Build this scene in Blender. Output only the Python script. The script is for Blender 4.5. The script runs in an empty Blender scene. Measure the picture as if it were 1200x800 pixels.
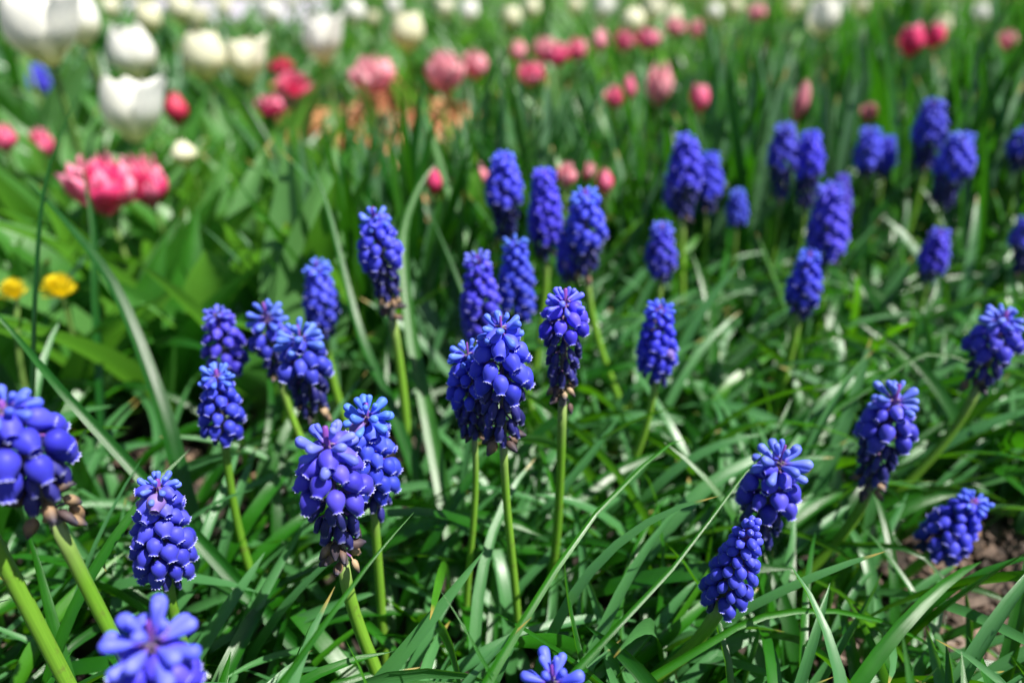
import bpy, math, random
import numpy as np
from mathutils import Vector, Matrix, Quaternion

random.seed(7)
rng = np.random.default_rng(11)
R = math.radians
scene = bpy.context.scene
col = scene.collection

# ------------------------------------------------------------------ camera
CAM_Z, PITCH, LENS = 0.26, R(28.0), 26.0
F = 1200 * LENS / 36.0
cam = bpy.data.cameras.new('camera')
cam.lens = LENS
cam.sensor_width = 36.0
cam.clip_start = 0.01
cam.clip_end = 500
cam.dof.use_dof = True
cam.dof.focus_distance = 0.222
cam.dof.aperture_fstop = 5.2
cam_ob = bpy.data.objects.new('camera', cam)
cam_ob.location = (0, 0, CAM_Z)
cam_ob.rotation_euler = (math.pi / 2 - PITCH, 0, 0)
col.objects.link(cam_ob)
scene.camera = cam_ob

# ------------------------------------------------------------------ light
SUN_DIR = Vector((0.56, -0.16, 1.0)).normalized()          # towards the sun
elev = math.asin(SUN_DIR.z)
world = bpy.data.worlds.new('World')
scene.world = world
world.use_nodes = True
wn = world.node_tree.nodes
wl = world.node_tree.links
bg = wn['Background']
sky = wn.new('ShaderNodeTexSky')
sky.sky_type = 'NISHITA'
sky.sun_disc = False
sky.sun_elevation = elev
sky.sun_rotation = math.atan2(SUN_DIR.x, SUN_DIR.y)
wl.new(sky.outputs[0], bg.inputs[0])
bg.inputs[1].default_value = 0.05
sun = bpy.data.lights.new('sun', 'SUN')
sun.energy = 5.0
sun.angle = R(0.53)
sun.color = (1.0, 0.95, 0.87)
sun_ob = bpy.data.objects.new('sun', sun)
sun_ob.rotation_euler = (-SUN_DIR).to_track_quat('-Z', 'Y').to_euler()
sun_ob.location = (1, -1, 3)
col.objects.link(sun_ob)
scene.view_settings.view_transform = 'Standard'
scene.view_settings.look = 'None'
scene.view_settings.exposure = 1.05
scene.view_settings.gamma = 1
scene.cycles.use_denoising = True
scene.cycles.max_bounces = 8
scene.cycles.transparent_max_bounces = 8


# ------------------------------------------------------------------ pixel <-> world
CP, SP = math.cos(PITCH), math.sin(PITCH)


def at(px, py, d):
    """world point that the photograph shows at px,py at depth d"""
    cx, cy = (px - 600) / F * d, (400 - py) / F * d
    return Vector((cx, d * CP + cy * SP, CAM_Z - d * SP + cy * CP))


def at_y(px, py, Y):
    k = (400 - py) / F
    return at(px, py, Y / (CP + k * SP))


def project(p):
    """arrays of world points -> px, py, depth"""
    p = np.asarray(p, float)
    y, z = p[..., 1], p[..., 2] - CAM_Z
    d = y * CP - z * SP
    cy = y * SP + z * CP
    dd = np.maximum(d, 1e-4)
    return 600 + F * p[..., 0] / dd, 400 - F * cy / dd, d


# ------------------------------------------------------------------ materials
def node_mat(name):
    m = bpy.data.materials.new(name)
    m.use_nodes = True
    nt = m.node_tree
    nt.nodes.clear()
    out = nt.nodes.new('ShaderNodeOutputMaterial')
    return m, nt, out


def N(nt, kind, **kw):
    n = nt.nodes.new(kind)
    for k, v in kw.items():
        setattr(n, k, v)
    return n


def attr(nt, name):
    return N(nt, 'ShaderNodeAttribute', attribute_name=name).outputs['Fac']


def rnd_value(nt):
    """one random number per object plus one per blade / floret stored on the mesh"""
    oi = N(nt, 'ShaderNodeObjectInfo')
    a = N(nt, 'ShaderNodeMath', operation='ADD')
    nt.links.new(oi.outputs['Random'], a.inputs[0])
    nt.links.new(attr(nt, 'rnd'), a.inputs[1])
    f = N(nt, 'ShaderNodeMath', operation='FRACT')
    nt.links.new(a.outputs[0], f.inputs[0])
    return f.outputs[0]


def ramp(nt, fac, stops, interp='LINEAR'):
    r = N(nt, 'ShaderNodeValToRGB')
    r.color_ramp.interpolation = interp
    el = r.color_ramp.elements
    while len(el) < len(stops):
        el.new(0.5)
    for e, (p, c) in zip(el, stops):
        e.position = p
        e.color = (*c, 1)
    if fac is not None:
        nt.links.new(fac, r.inputs[0])
    return r.outputs[0]


def mix(nt, fac, a, b, mode='MIX'):
    m = N(nt, 'ShaderNodeMix', data_type='RGBA', blend_type=mode)
    for sock, v in ((m.inputs[0], fac), (m.inputs[6], a), (m.inputs[7], b)):
        if isinstance(v, (int, float)):
            sock.default_value = v
        elif isinstance(v, tuple):
            sock.default_value = (*v, 1)
        else:
            nt.links.new(v, sock)
    return m.outputs[2]


def math_n(nt, op, a, b=0.0, c=None):
    m = N(nt, 'ShaderNodeMath', operation=op)
    for i, v in enumerate((a, b) if c is None else (a, b, c)):
        if isinstance(v, (int, float)):
            m.inputs[i].default_value = v
        else:
            nt.links.new(v, m.inputs[i])
    return m.outputs[0]


def noise(nt, scale, detail=3, rough=0.55, vec=None):
    n = N(nt, 'ShaderNodeTexNoise')
    n.inputs['Scale'].default_value = scale
    n.inputs['Detail'].default_value = detail
    n.inputs['Roughness'].default_value = rough
    if vec is None:
        vec = N(nt, 'ShaderNodeTexCoord').outputs['Object']
    nt.links.new(vec, n.inputs['Vector'])
    return n.outputs['Fac']


def leaf_material(name, stops, back, trans, tfac=0.28, rough=0.36, vein=0.35, tip=(0.35, 0.26, 0.06), tip_at=0.972, spec=0.5):
    m, nt, out = node_mat(name)
    L = nt.links
    rv = rnd_value(nt)
    base = ramp(nt, rv, stops)
    t = attr(nt, 't')
    s = attr(nt, 's')
    # parallel veins and slow mottling
    vec = N(nt, 'ShaderNodeCombineXYZ')
    L.new(math_n(nt, 'MULTIPLY', t, 9.0), vec.inputs[0])
    L.new(math_n(nt, 'MULTIPLY', s, 1.2), vec.inputs[1])
    L.new(math_n(nt, 'MULTIPLY', rv, 37.0), vec.inputs[2])
    vn = noise(nt, 1.6, 2, 0.5, vec.outputs[0])
    base = mix(nt, vein, base, mix(nt, 1.0, base, ramp(nt, vn, [(0.25, (0.35, 0.4, 0.35)), (0.75, (1.6, 1.5, 1.5))]), 'MULTIPLY'))
    mo = noise(nt, 60, 3)
    base = mix(nt, 0.5, base, mix(nt, 1.0, base, ramp(nt, mo, [(0.3, (0.55, 0.6, 0.5)), (0.7, (1.35, 1.25, 1.3))]), 'MULTIPLY'))
    # waxy reverse / hollow side of the blade
    geo = N(nt, 'ShaderNodeNewGeometry')
    bfac = math_n(nt, 'MULTIPLY', math_n(nt, 'MULTIPLY', geo.outputs['Backfacing'], 0.7), math_n(nt, 'GREATER_THAN', rv, 0.45))
    base = mix(nt, bfac, base, back)
    # dry yellow-brown tips on some blades
    dry = math_n(nt, 'MULTIPLY', ramp(nt, math_n(nt, 'MULTIPLY_ADD', mo, 0.05, s), [(tip_at - 0.01, (0, 0, 0)), (min(1, tip_at + 0.02), (0.9, 0.9, 0.9))]), math_n(nt, 'GREATER_THAN', rv, 0.78))
    base = mix(nt, dry, base, tip)
    p = N(nt, 'ShaderNodeBsdfPrincipled')
    L.new(base, p.inputs['Base Color'])
    rr = math_n(nt, 'MULTIPLY_ADD', mo, 0.25, rough - 0.1)
    L.new(rr, p.inputs['Roughness'])
    p.inputs['Specular IOR Level'].default_value = spec
    tr = N(nt, 'ShaderNodeBsdfTranslucent')
    L.new(mix(nt, 0.35, trans, base), tr.inputs['Color'])
    bu = N(nt, 'ShaderNodeBump')
    bu.inputs['Strength'].default_value = 0.25
    bu.inputs['Distance'].default_value = 0.0006
    L.new(vn, bu.inputs['Height'])
    L.new(bu.outputs[0], p.inputs['Normal'])
    ms = N(nt, 'ShaderNodeMixShader')
    ms.inputs[0].default_value = tfac
    L.new(p.outputs[0], ms.inputs[1])
    L.new(tr.outputs[0], ms.inputs[2])
    L.new(ms.outputs[0], out.inputs[0])
    return m


def petal_material(name, stops, rim=None, rim_at=(0.93, 0.97), trans=0.2, rough=0.42, low=None, low_to=0.25, mottled=0.25, sheen=0.0, tint=False, spec=0.45):
    """colour by chance between stops; 's' runs from the base of the petal to its rim"""
    m, nt, out = node_mat(name)
    L = nt.links
    rv = rnd_value(nt)
    base = ramp(nt, rv, stops)
    s = attr(nt, 's')
    nz = noise(nt, 420 if rim else 160, 3)
    base = mix(nt, mottled, base, mix(nt, 1.0, base, ramp(nt, nz, [(0.3, (0.5, 0.5, 0.6)), (0.7, (1.5, 1.4, 1.2))]), 'MULTIPLY'))
    if low:
        base = mix(nt, ramp(nt, s, [(0.0, (1, 1, 1)), (low_to, (0, 0, 0))]), base, low)
    if tint:
        dust = noise(nt, 1.6, 4, 0.7)
        base = mix(nt, ramp(nt, dust, [(0.45, (0, 0, 0)), (0.72, (0.26, 0.26, 0.26))]), base, (0.15, 0.17, 0.66))
        base = mix(nt, 1.0, base, N(nt, 'ShaderNodeObjectInfo').outputs['Color'], 'MULTIPLY')
    if rim:
        base = mix(nt, ramp(nt, s, [(rim_at[0], (0, 0, 0)), (rim_at[1], (1, 1, 1))]), base, rim)
    p = N(nt, 'ShaderNodeBsdfPrincipled')
    L.new(base, p.inputs['Base Color'])
    p.inputs['Roughness'].default_value = rough
    p.inputs['Specular IOR Level'].default_value = spec
    p.inputs['Sheen Weight'].default_value = sheen
    p.inputs['Sheen Roughness'].default_value = 0.4
    p.inputs['Sheen Tint'].default_value = (0.75, 0.75, 1, 1)
    tr = N(nt, 'ShaderNodeBsdfTranslucent')
    L.new(base, tr.inputs['Color'])
    ms = N(nt, 'ShaderNodeMixShader')
    ms.inputs[0].default_value = trans
    L.new(p.outputs[0], ms.inputs[1])
    L.new(tr.outputs[0], ms.inputs[2])
    L.new(ms.outputs[0], out.inputs[0])
    return m


M = {}
M['muscari_leaf'] = leaf_material('muscari_leaf',
    [(0, (0.007, 0.070, 0.002)), (0.5, (0.018, 0.135, 0.004)), (0.8, (0.045, 0.19, 0.008)), (1, (0.07, 0.20, 0.055))],
    (0.065, 0.20, 0.075), (0.17, 0.56, 0.003), tfac=0.32, rough=0.32, spec=0.7)
M['tulip_leaf'] = leaf_material('tulip_leaf',
    [(0, (0.025, 0.14, 0.010)), (0.5, (0.065, 0.23, 0.035)), (1, (0.12, 0.28, 0.10))],
    (0.09, 0.24, 0.06), (0.19, 0.54, 0.03), tfac=0.38, rough=0.40, vein=0.35)
M['strap_leaf'] = leaf_material('strap_leaf',
    [(0, (0.004, 0.055, 0.003)), (0.55, (0.010, 0.095, 0.006)), (0.75, (0.04, 0.15, 0.02)), (1, (0.09, 0.19, 0.09))],
    (0.08, 0.19, 0.09), (0.09, 0.44, 0.005), tfac=0.27, rough=0.38, vein=0.4, spec=0.6)
M['grass'] = leaf_material('lawn_grass',
    [(0, (0.05, 0.12, 0.012)), (0.6, (0.10, 0.17, 0.02)), (1, (0.17, 0.19, 0.03))],
    (0.1, 0.17, 0.04), (0.25, 0.4, 0.03))

M['floret'] = petal_material('muscari_blue',
    [(0, (0.052, 0.042, 0.62)), (0.5, (0.078, 0.062, 0.76)), (1, (0.11, 0.086, 0.85))],
    rim=(0.52, 0.54, 0.80), rim_at=(0.965, 1.0), trans=0.16, rough=0.52, low=(0.07, 0.05, 0.55), sheen=0.1, tint=True, spec=0.3)
M['top_floret'] = petal_material('sterile_blue',
    [(0, (0.10, 0.13, 0.78)), (1, (0.15, 0.18, 0.86))], trans=0.16, rough=0.5, low=(0.16, 0.06, 0.45), low_to=0.3, sheen=0.1, tint=True, spec=0.3)
M['withered'] = petal_material('withered_navy',
    [(0, (0.010, 0.012, 0.10)), (0.6, (0.018, 0.018, 0.17)), (1, (0.03, 0.03, 0.24))],
    rim=(0.10, 0.11, 0.2), rim_at=(0.88, 1.0), trans=0.05, rough=0.55, mottled=0.5)
M['dried'] = petal_material('dried_brown',
    [(0, (0.035, 0.028, 0.04)), (0.35, (0.10, 0.06, 0.05)), (0.7, (0.26, 0.17, 0.09)), (1, (0.42, 0.32, 0.2))],
    rim=(0.035, 0.03, 0.05), rim_at=(0.55, 0.95), trans=0.05, rough=0.65, mottled=0.6, low=(0.3, 0.26, 0.14), low_to=0.2)
M['white_petal'] = petal_material('tulip_white', [(0, (0.82, 0.82, 0.76)), (1, (0.87, 0.87, 0.84))],
    trans=0.4, rough=0.5, low=(0.62, 0.64, 0.25), low_to=0.45, mottled=0.06)
M['cream_petal'] = petal_material('tulip_cream', [(0, (0.80, 0.79, 0.58)), (1, (0.86, 0.85, 0.70))],
    trans=0.4, rough=0.5, low=(0.6, 0.62, 0.2), low_to=0.5, mottled=0.08)
M['pink_petal'] = petal_material('tulip_pink', [(0, (0.78, 0.03, 0.17)), (0.55, (0.82, 0.08, 0.26)), (1, (0.87, 0.30, 0.46))],
    trans=0.35, rough=0.5, rim=(0.87, 0.38, 0.50), rim_at=(0.82, 1.0), mottled=0.2)
M['salmon_petal'] = petal_material('daisy_pink', [(0, (0.82, 0.16, 0.29)), (1, (0.88, 0.40, 0.50))],
    trans=0.35, rough=0.55, rim=(0.86, 0.46, 0.50), rim_at=(0.6, 1.0), mottled=0.2)
M['red_petal'] = petal_material('tulip_red', [(0, (0.42, 0.012, 0.05)), (1, (0.58, 0.03, 0.09))],
    trans=0.2, rough=0.5, mottled=0.2)
M['yellow_petal'] = petal_material('dandelion_yellow', [(0, (0.85, 0.66, 0.01)), (1, (0.88, 0.77, 0.02))],
    trans=0.2, rough=0.6, mottled=0.2)


def stem_material(name, c0, c1, top=None, top_at=0.85):
    m, nt, out = node_mat(name)
    L = nt.links
    base = ramp(nt, rnd_value(nt), [(0, c0), (1, c1)])
    s = attr(nt, 's')
    vec = N(nt, 'ShaderNodeCombineXYZ')
    L.new(math_n(nt, 'MULTIPLY', attr(nt, 't'), 14.0), vec.inputs[0])
    L.new(math_n(nt, 'MULTIPLY', s, 6.0), vec.inputs[1])
    vn = noise(nt, 1.0, 3, 0.6, vec.outputs[0])
    base = mix(nt, 0.6, base, mix(nt, 1.0, base, ramp(nt, vn, [(0.25, (0.6, 0.65, 0.6)), (0.75, (1.35, 1.25, 1.3))]), 'MULTIPLY'))
    sp = noise(nt, 240, 5, 0.7)
    base = mix(nt, ramp(nt, sp, [(0.56, (0, 0, 0)), (0.72, (0.6, 0.6, 0.6))]), base, (0.13, 0.08, 0.045))
    if top:
        base = mix(nt, ramp(nt, s, [(top_at, (0, 0, 0)), (1, (1, 1, 1))]), base, top)
    p = N(nt, 'ShaderNodeBsdfPrincipled')
    L.new(base, p.inputs['Base Color'])
    p.inputs['Roughness'].default_value = 0.42
    p.inputs['Subsurface Weight'].default_value = 0.0
    tr = N(nt, 'ShaderNodeBsdfTranslucent')
    L.new(base, tr.inputs['Color'])
    ms = N(nt, 'ShaderNodeMixShader')
    ms.inputs[0].default_value = 0.15
    L.new(p.outputs[0], ms.inputs[1])
    L.new(tr.outputs[0], ms.inputs[2])
    L.new(ms.outputs[0], out.inputs[0])
    return m


M['stem'] = stem_material('muscari_stem', (0.13, 0.32, 0.022), (0.20, 0.42, 0.04), top=(0.24, 0.34, 0.10))
M['rachis'] = stem_material('muscari_rachis', (0.12, 0.14, 0.10), (0.17, 0.15, 0.17), top=(0.20, 0.05, 0.35), top_at=0.45)
M['tulip_stem'] = stem_material('tulip_stem', (0.12, 0.25, 0.05), (0.2, 0.33, 0.08))


def ground_material(name, stops, scale, bump, detail=8):
    m, nt, out = node_mat(name)
    L = nt.links
    n1 = noise(nt, scale, detail, 0.65)
    n2 = noise(nt, scale * 0.13, 3, 0.5)
    f = math_n(nt, 'MULTIPLY_ADD', n1, 0.7, math_n(nt, 'MULTIPLY', n2, 0.3))
    p = N(nt, 'ShaderNodeBsdfPrincipled')
    L.new(ramp(nt, f, stops), p.inputs['Base Color'])
    p.inputs['Roughness'].default_value = 0.9
    bu = N(nt, 'ShaderNodeBump')
    bu.inputs['Strength'].default_value = 0.8
    bu.inputs['Distance'].default_value = bump
    L.new(n1, bu.inputs['Height'])
    L.new(bu.outputs[0], p.inputs['Normal'])
    L.new(p.outputs[0], out.inputs[0])
    return m


M['soil'] = ground_material('soil', [(0.25, (0.012, 0.009, 0.007)), (0.5, (0.022, 0.015, 0.011)), (0.75, (0.06, 0.042, 0.03))], 140, 0.004)
M['paving'] = ground_material('paving', [(0.2, (0.30, 0.28, 0.34)), (0.8, (0.44, 0.42, 0.47))], 30, 0.002)
M['lawn'] = ground_material('lawn', [(0.25, (0.05, 0.09, 0.012)), (0.55, (0.10, 0.14, 0.02)), (0.8, (0.17, 0.15, 0.03))], 25, 0.01)


def chip_material():
    m, nt, out = node_mat('bark_chips')
    L = nt.links
    c = ramp(nt, attr(nt, 'rnd'), [(0, (0.015, 0.010, 0.007)), (0.4, (0.05, 0.03, 0.02)), (0.7, (0.11, 0.07, 0.05)),
                                   (0.9, (0.20, 0.15, 0.12)), (1, (0.24, 0.13, 0.06))])
    nz = noise(nt, 500, 4)
    c = mix(nt, 0.6, c, mix(nt, 1.0, c, ramp(nt, nz, [(0.3, (0.4, 0.4, 0.4)), (0.7, (1.5, 1.5, 1.5))]), 'MULTIPLY'))
    p = N(nt, 'ShaderNodeBsdfPrincipled')
    L.new(c, p.inputs['Base Color'])
    p.inputs['Roughness'].default_value = 0.8
    L.new(p.outputs[0], out.inputs[0])
    return m


M['chips'] = chip_material()


def warm_chip_material():
    m, nt, out = node_mat('orange_mulch')
    L = nt.links
    c = ramp(nt, attr(nt, 'rnd'), [(0, (0.14, 0.045, 0.02)), (0.4, (0.36, 0.12, 0.05)), (0.75, (0.5, 0.23, 0.10)), (1, (0.55, 0.35, 0.2))])
    p = N(nt, 'ShaderNodeBsdfPrincipled')
    L.new(c, p.inputs['Base Color'])
    p.inputs['Roughness'].default_value = 0.8
    L.new(p.outputs[0], out.inputs[0])
    return m


M['warm_chips'] = warm_chip_material()


def brick_material():
    m, nt, out = node_mat('red_brick')
    L = nt.links
    b = N(nt, 'ShaderNodeTexBrick')
    tc = N(nt, 'ShaderNodeTexCoord')
    mp = N(nt, 'ShaderNodeMapping')
    mp.inputs['Rotation'].default_value = (R(90), 0, 0)
    L.new(tc.outputs['Object'], mp.inputs[0])
    L.new(mp.outputs[0], b.inputs[0])
    b.inputs['Color1'].default_value = (0.32, 0.09, 0.05, 1)
    b.inputs['Color2'].default_value = (0.24, 0.07, 0.045, 1)
    b.inputs['Mortar'].default_value = (0.3, 0.27, 0.24, 1)
    b.inputs['Scale'].default_value = 4.0
    b.inputs['Mortar Size'].default_value = 0.015
    p = N(nt, 'ShaderNodeBsdfPrincipled')
    L.new(b.outputs[0], p.inputs['Base Color'])
    p.inputs['Roughness'].default_value = 0.85
    L.new(p.outputs[0], out.inputs[0])
    return m


M['brick'] = brick_material()


# ------------------------------------------------------------------ mesh helpers
class MB:
    """collects vertices, faces and the three point attributes of ONE mesh object"""
    def __init__(self):
        self.v, self.f, self.s, self.t, self.r = [], [], [], [], []
        self.n = 0

    def add(self, v, f, s=None, t=None, r=0.0):
        v = np.asarray(v, float).reshape(-1, 3)
        k = len(v)
        self.v.append(v)
        self.f.append(np.asarray(f, int) + self.n)
        self.s.append(np.zeros(k) if s is None else np.asarray(s, float).ravel())
        self.t.append(np.zeros(k) if t is None else np.asarray(t, float).ravel())
        self.r.append(np.full(k, r) if np.ndim(r) == 0 else np.asarray(r, float).ravel())
        self.n += k

    def mesh(self, name, m, smooth=True):
        v = np.concatenate(self.v)
        f = np.concatenate(self.f)            # quads, a triangle repeats no vertex: all quads here
        me = bpy.data.meshes.new(name)
        me.vertices.add(len(v))
        me.vertices.foreach_set('co', v.ravel())
        me.loops.add(f.size)
        me.loops.foreach_set('vertex_index', f.ravel().astype(np.int32))
        me.polygons.add(len(f))
        me.polygons.foreach_set('loop_start', (np.arange(len(f)) * 4).astype(np.int32))
        me.polygons.foreach_set('loop_total', np.full(len(f), 4, np.int32))
        me.polygons.foreach_set('use_smooth', np.full(len(f), smooth))
        for nm, a in (('s', self.s), ('t', self.t), ('rnd', self.r)):
            at_ = me.attributes.new(nm, 'FLOAT', 'POINT')
            at_.data.foreach_set('value', np.concatenate(a).astype(np.float32))
        me.materials.append(m)
        me.update(calc_edges=True)
        me.validate()
        return me


def grid_faces(a, b, wrap=False):
    """quads of an a x b vertex grid (b columns, optionally closed)"""
    out = []
    for i in range(a - 1):
        for j in range(b if wrap else b - 1):
            k = (j + 1) % b
            out.append((i * b + j, i * b + k, (i + 1) * b + k, (i + 1) * b + j))
    return np.array(out)


def link(name, me, parent=None, matrix=None):
    o = bpy.data.objects.new(name, me)
    col.objects.link(o)
    if parent is not None:
        o.parent = parent
    if matrix is not None:
        o.matrix_local = matrix
    return o


def empty(name, loc, rz=0):
    o = bpy.data.objects.new(name, None)
    o.empty_display_size = 0.01
    o.location = loc
    o.rotation_euler = (0, 0, rz)
    col.objects.link(o)
    return o


def tag(o, label, cat, group=None):
    o['label'] = label
    o['category'] = cat
    if group:
        o['group'] = group
    return o


def kind(o, k):
    o['kind'] = k
    return o


def copy_tree(o, parent=None):
    c = o.copy()
    col.objects.link(c)
    if parent is not None:
        c.parent = parent
    for ch in list(o.children):
        copy_tree(ch, c)
    return c


def tube(mb, pts, radii, seg=10, r=0.0, flat=1.0, cap=True):
    pts = [Vector(p) for p in pts]
    n = len(pts)
    rings, S, T = [], [], []
    up = Vector((0, 1, 0))
    for i, p in enumerate(pts):
        d = (pts[min(i + 1, n - 1)] - pts[max(i - 1, 0)]).normalized()
        a = (up - d * up.dot(d))
        a = a.normalized() if a.length > 1e-5 else Vector((1, 0, 0))
        b = d.cross(a)
        for j in range(seg):
            w = 2 * math.pi * j / seg
            rings.append(p + (a * math.cos(w) * flat + b * math.sin(w)) * radii[i])
            S.append(i / (n - 1))
            T.append(abs(j / seg * 2 - 1))
    if cap:
        for j in range(seg):
            rings.append(pts[-1] + (pts[-1] - pts[-2]).normalized() * radii[-1] * 0.5 + Vector((0, 0, 1e-6 * j)))
            S.append(1)
            T.append(0.5)
        n += 1
    mb.add([tuple(x) for x in rings], grid_faces(n, seg, True), S, T, r)


def strips(base, az, el, length, width, droop, roll=0.0, twist=0.0, bend=0.0, fold=0.25, seg=11, across=3,
           shape='strap', power=1.25, floor=0.002, wave=0.0):
    """many leaf blades at once; returns vertices (N, seg+1, across, 3), s, t"""
    base = np.asarray(base, float).reshape(-1, 3)
    n = len(base)
    full = lambda a: np.broadcast_to(np.asarray(a, float), (n,)).copy()
    az, el, length, width, droop, roll, twist, bend, fold, wave = map(full, (az, el, length, width, droop, roll, twist, bend, fold, wave))
    s = np.linspace(0, 1, seg + 1)
    e = el[:, None] - droop[:, None] * s[None] ** power
    a = az[:, None] + bend[:, None] * s[None]
    d = np.stack([np.cos(e) * np.cos(a), np.cos(e) * np.sin(a), np.sin(e)], -1)
    step = length[:, None, None] / seg * d
    c = np.concatenate([base[:, None], base[:, None] + np.cumsum(step[:, :-1], 1)], 1)
    side = np.stack([-np.sin(a), np.cos(a), np.zeros_like(a)], -1)
    nor = np.cross(d, side)
    ro = roll[:, None] + twist[:, None] * s[None]
    sd = side * np.cos(ro)[..., None] + nor * np.sin(ro)[..., None]
    nr = -side * np.sin(ro)[..., None] + nor * np.cos(ro)[..., None]
    if shape == 'strap':
        w = (0.65 + 0.35 * np.clip(s / 0.25, 0, 1)) * (1 - s ** 5) ** 0.75
    elif shape == 'thin':
        w = (0.7 + 0.3 * np.clip(s / 0.25, 0, 1)) * (1 - s ** 4.5) ** 0.75
    else:                                                     # broad tulip leaf
        w = (0.5 + 0.62 * np.sin(np.pi * np.clip(s * 0.9 + 0.08, 0, 1)) ** 1.2) * (1 - s ** 3.2) ** 0.85
    w = np.maximum(w, 0.02)
    t = np.linspace(-1, 1, across)
    off = t[None, None, :, None] * sd[:, :, None, :] * (0.5 * width[:, None, None, None] * w[None, :, None, None])
    lift = (np.abs(t) ** 1.4)[None, None, :, None] * nr[:, :, None, :] * (fold[:, None, None, None] * width[:, None, None, None] * w[None, :, None, None])
    if wave.any():
        ph = rng.uniform(0, 6.28, n)
        wv = np.sin(s[None] * 9 + ph[:, None]) * wave[:, None] * width[:, None] * w[None]
        lift = lift + (t[None, None, :, None] * nr[:, :, None, :]) * wv[:, :, None, None]
    v = c[:, :, None, :] + off + lift
    if floor is not None:
        v[..., 2] = np.maximum(v[..., 2], floor)
    S = np.broadcast_to(s[None, :, None], v.shape[:3])
    T = np.broadcast_to(t[None, None, :], v.shape[:3])
    return v, S, T


def add_strips(mb, v, S, T, r):
    n, a, b = v.shape[:3]
    f = grid_faces(a, b)
    allf = (f[None] + (np.arange(n) * a * b)[:, None, None]).reshape(-1, 4)
    mb.add(v.reshape(-1, 3), allf, S, T, np.broadcast_to(np.asarray(r)[:, None, None], (n, a, b)))


# ------------------------------------------------------------------ ground
def build_ground():
    u = np.linspace(-1, 1, 221)
    X = 0.05 * np.sinh(u * 8.0) / 1.0
    X = X / X.max() * 70
    v = np.linspace(0, 1, 240)
    Y = -0.4 + (np.exp(v * 6.2) - 1) / (math.exp(6.2) - 1) * 130
    gx, gy = np.meshgrid(X, Y)
    z = np.zeros_like(gx)
    for k in range(26):
        f = 10 ** rng.uniform(0.9, 2.1)
        a = rng.uniform(0, 6.28)
        z += np.sin((gx * math.cos(a) + gy * math.sin(a)) * f + rng.uniform(0, 6.28)) * 0.022 / f ** 0.75
    fade = np.clip((2.2 - gy) / 0.8, 0, 1)
    z = (z * 0.8) * fade
    mb = MB()
    mb.add(np.stack([gx, gy, np.minimum(z, 0.012)], -1), grid_faces(*gx.shape))
    return kind(link('ground', mb.mesh('ground', M['soil'])), 'structure')


build_ground()


def slab(name, x0, x1, y0, y1, z0, z1, m, seg=1):
    mb = MB()
    b = 0.008
    prof = [(0, 0, z0), (0, 0, z1 - b), (b, b, z1)]
    ring = []
    for ix, iy, z in prof:
        ring += [(x0 + ix, y0 + iy, z), (x1 - ix, y0 + iy, z), (x1 - ix, y1 - iy, z), (x0 + ix, y1 - iy, z)]
    f = list(grid_faces(3, 4, True)) + [(8, 9, 10, 11)]
    mb.add(ring, f)
    return link(name, mb.mesh(name, m, False))


kind(slab('path', -30, 0.35, 3.15, 4.45, -0.05, 0.012, M['paving']), 'structure')
kind(slab('lawn', 0.5, 40, 2.55, 40, -0.05, 0.010, M['lawn']), 'structure')
kind(slab('lawn', -40, 0.34, 4.75, 40, -0.05, 0.010, M['lawn']), 'structure')
w_ = slab('brick_wall', -6.5, -2.35, 4.46, 4.70, -0.05, 0.20, M['brick'])
tag(w_, 'low red brick garden wall beyond the path behind the white tulips', 'wall')

# ------------------------------------------------------------------ grape hyacinth florets (shared meshes)
def floret_mesh(name, prof, m, seg=10, ridge=0.0, teeth=0.0, dent=0.0, crook=0.0):
    """lathe along +Z, unit length; prof = [(z, radius)]; ridge = six soft lobes, teeth = flared rim points"""
    mb = MB()
    V, S, T = [], [], []
    ph = random.uniform(0, 6.28)
    zmax = prof[-1][0]
    nz = [random.uniform(-1, 1) for _ in range(seg)]
    for i, (z, r) in enumerate(prof):
        last = i >= len(prof) - 1
        for j in range(seg):
            w = 2 * math.pi * j / seg
            k = 1 + ridge * math.cos(6 * w) * min(1, z * 2)
            k *= 1 + dent * math.sin(2 * w + ph + z * 3) + dent * 0.7 * nz[j] * math.sin(z * 5 + j)
            zz = z
            if teeth and last:
                k *= 1 + (0.16 if j % 2 else -0.12)
                zz += teeth * (1 if j % 2 else -0.6)
            V.append((math.cos(w) * r * k + crook * z * z, math.sin(w) * r * k, zz))
            S.append(z / zmax)
            T.append(j / seg)
    mb.add(V, grid_faces(len(prof), seg, True), S, T, 0)
    return mb.mesh(name, m)


FERTILE = [(0.0, 0.03), (0.02, 0.12), (0.08, 0.23), (0.18, 0.33), (0.30, 0.39), (0.44, 0.405), (0.58, 0.38), (0.71, 0.325),
           (0.82, 0.255), (0.895, 0.205), (0.945, 0.19), (0.985, 0.225)]
STERILE = [(0.0, 0.05), (0.08, 0.08), (0.25, 0.115), (0.45, 0.155), (0.65, 0.195), (0.82, 0.205), (0.92, 0.17), (0.98, 0.09), (1.0, 0.01)]
BUD = [(0.0, 0.05), (0.06, 0.2), (0.2, 0.33), (0.42, 0.40), (0.65, 0.38), (0.83, 0.28), (0.94, 0.16), (1.0, 0.02)]
WITHER = [(0.0, 0.05), (0.05, 0.12), (0.18, 0.19), (0.4, 0.235), (0.62, 0.24), (0.8, 0.19), (0.9, 0.15), (1.0, 0.165)]
DRY = [(0.0, 0.035), (0.22, 0.04), (0.26, 0.12), (0.4, 0.19), (0.6, 0.20), (0.8, 0.15), (0.9, 0.10), (1.0, 0.07)]
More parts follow.
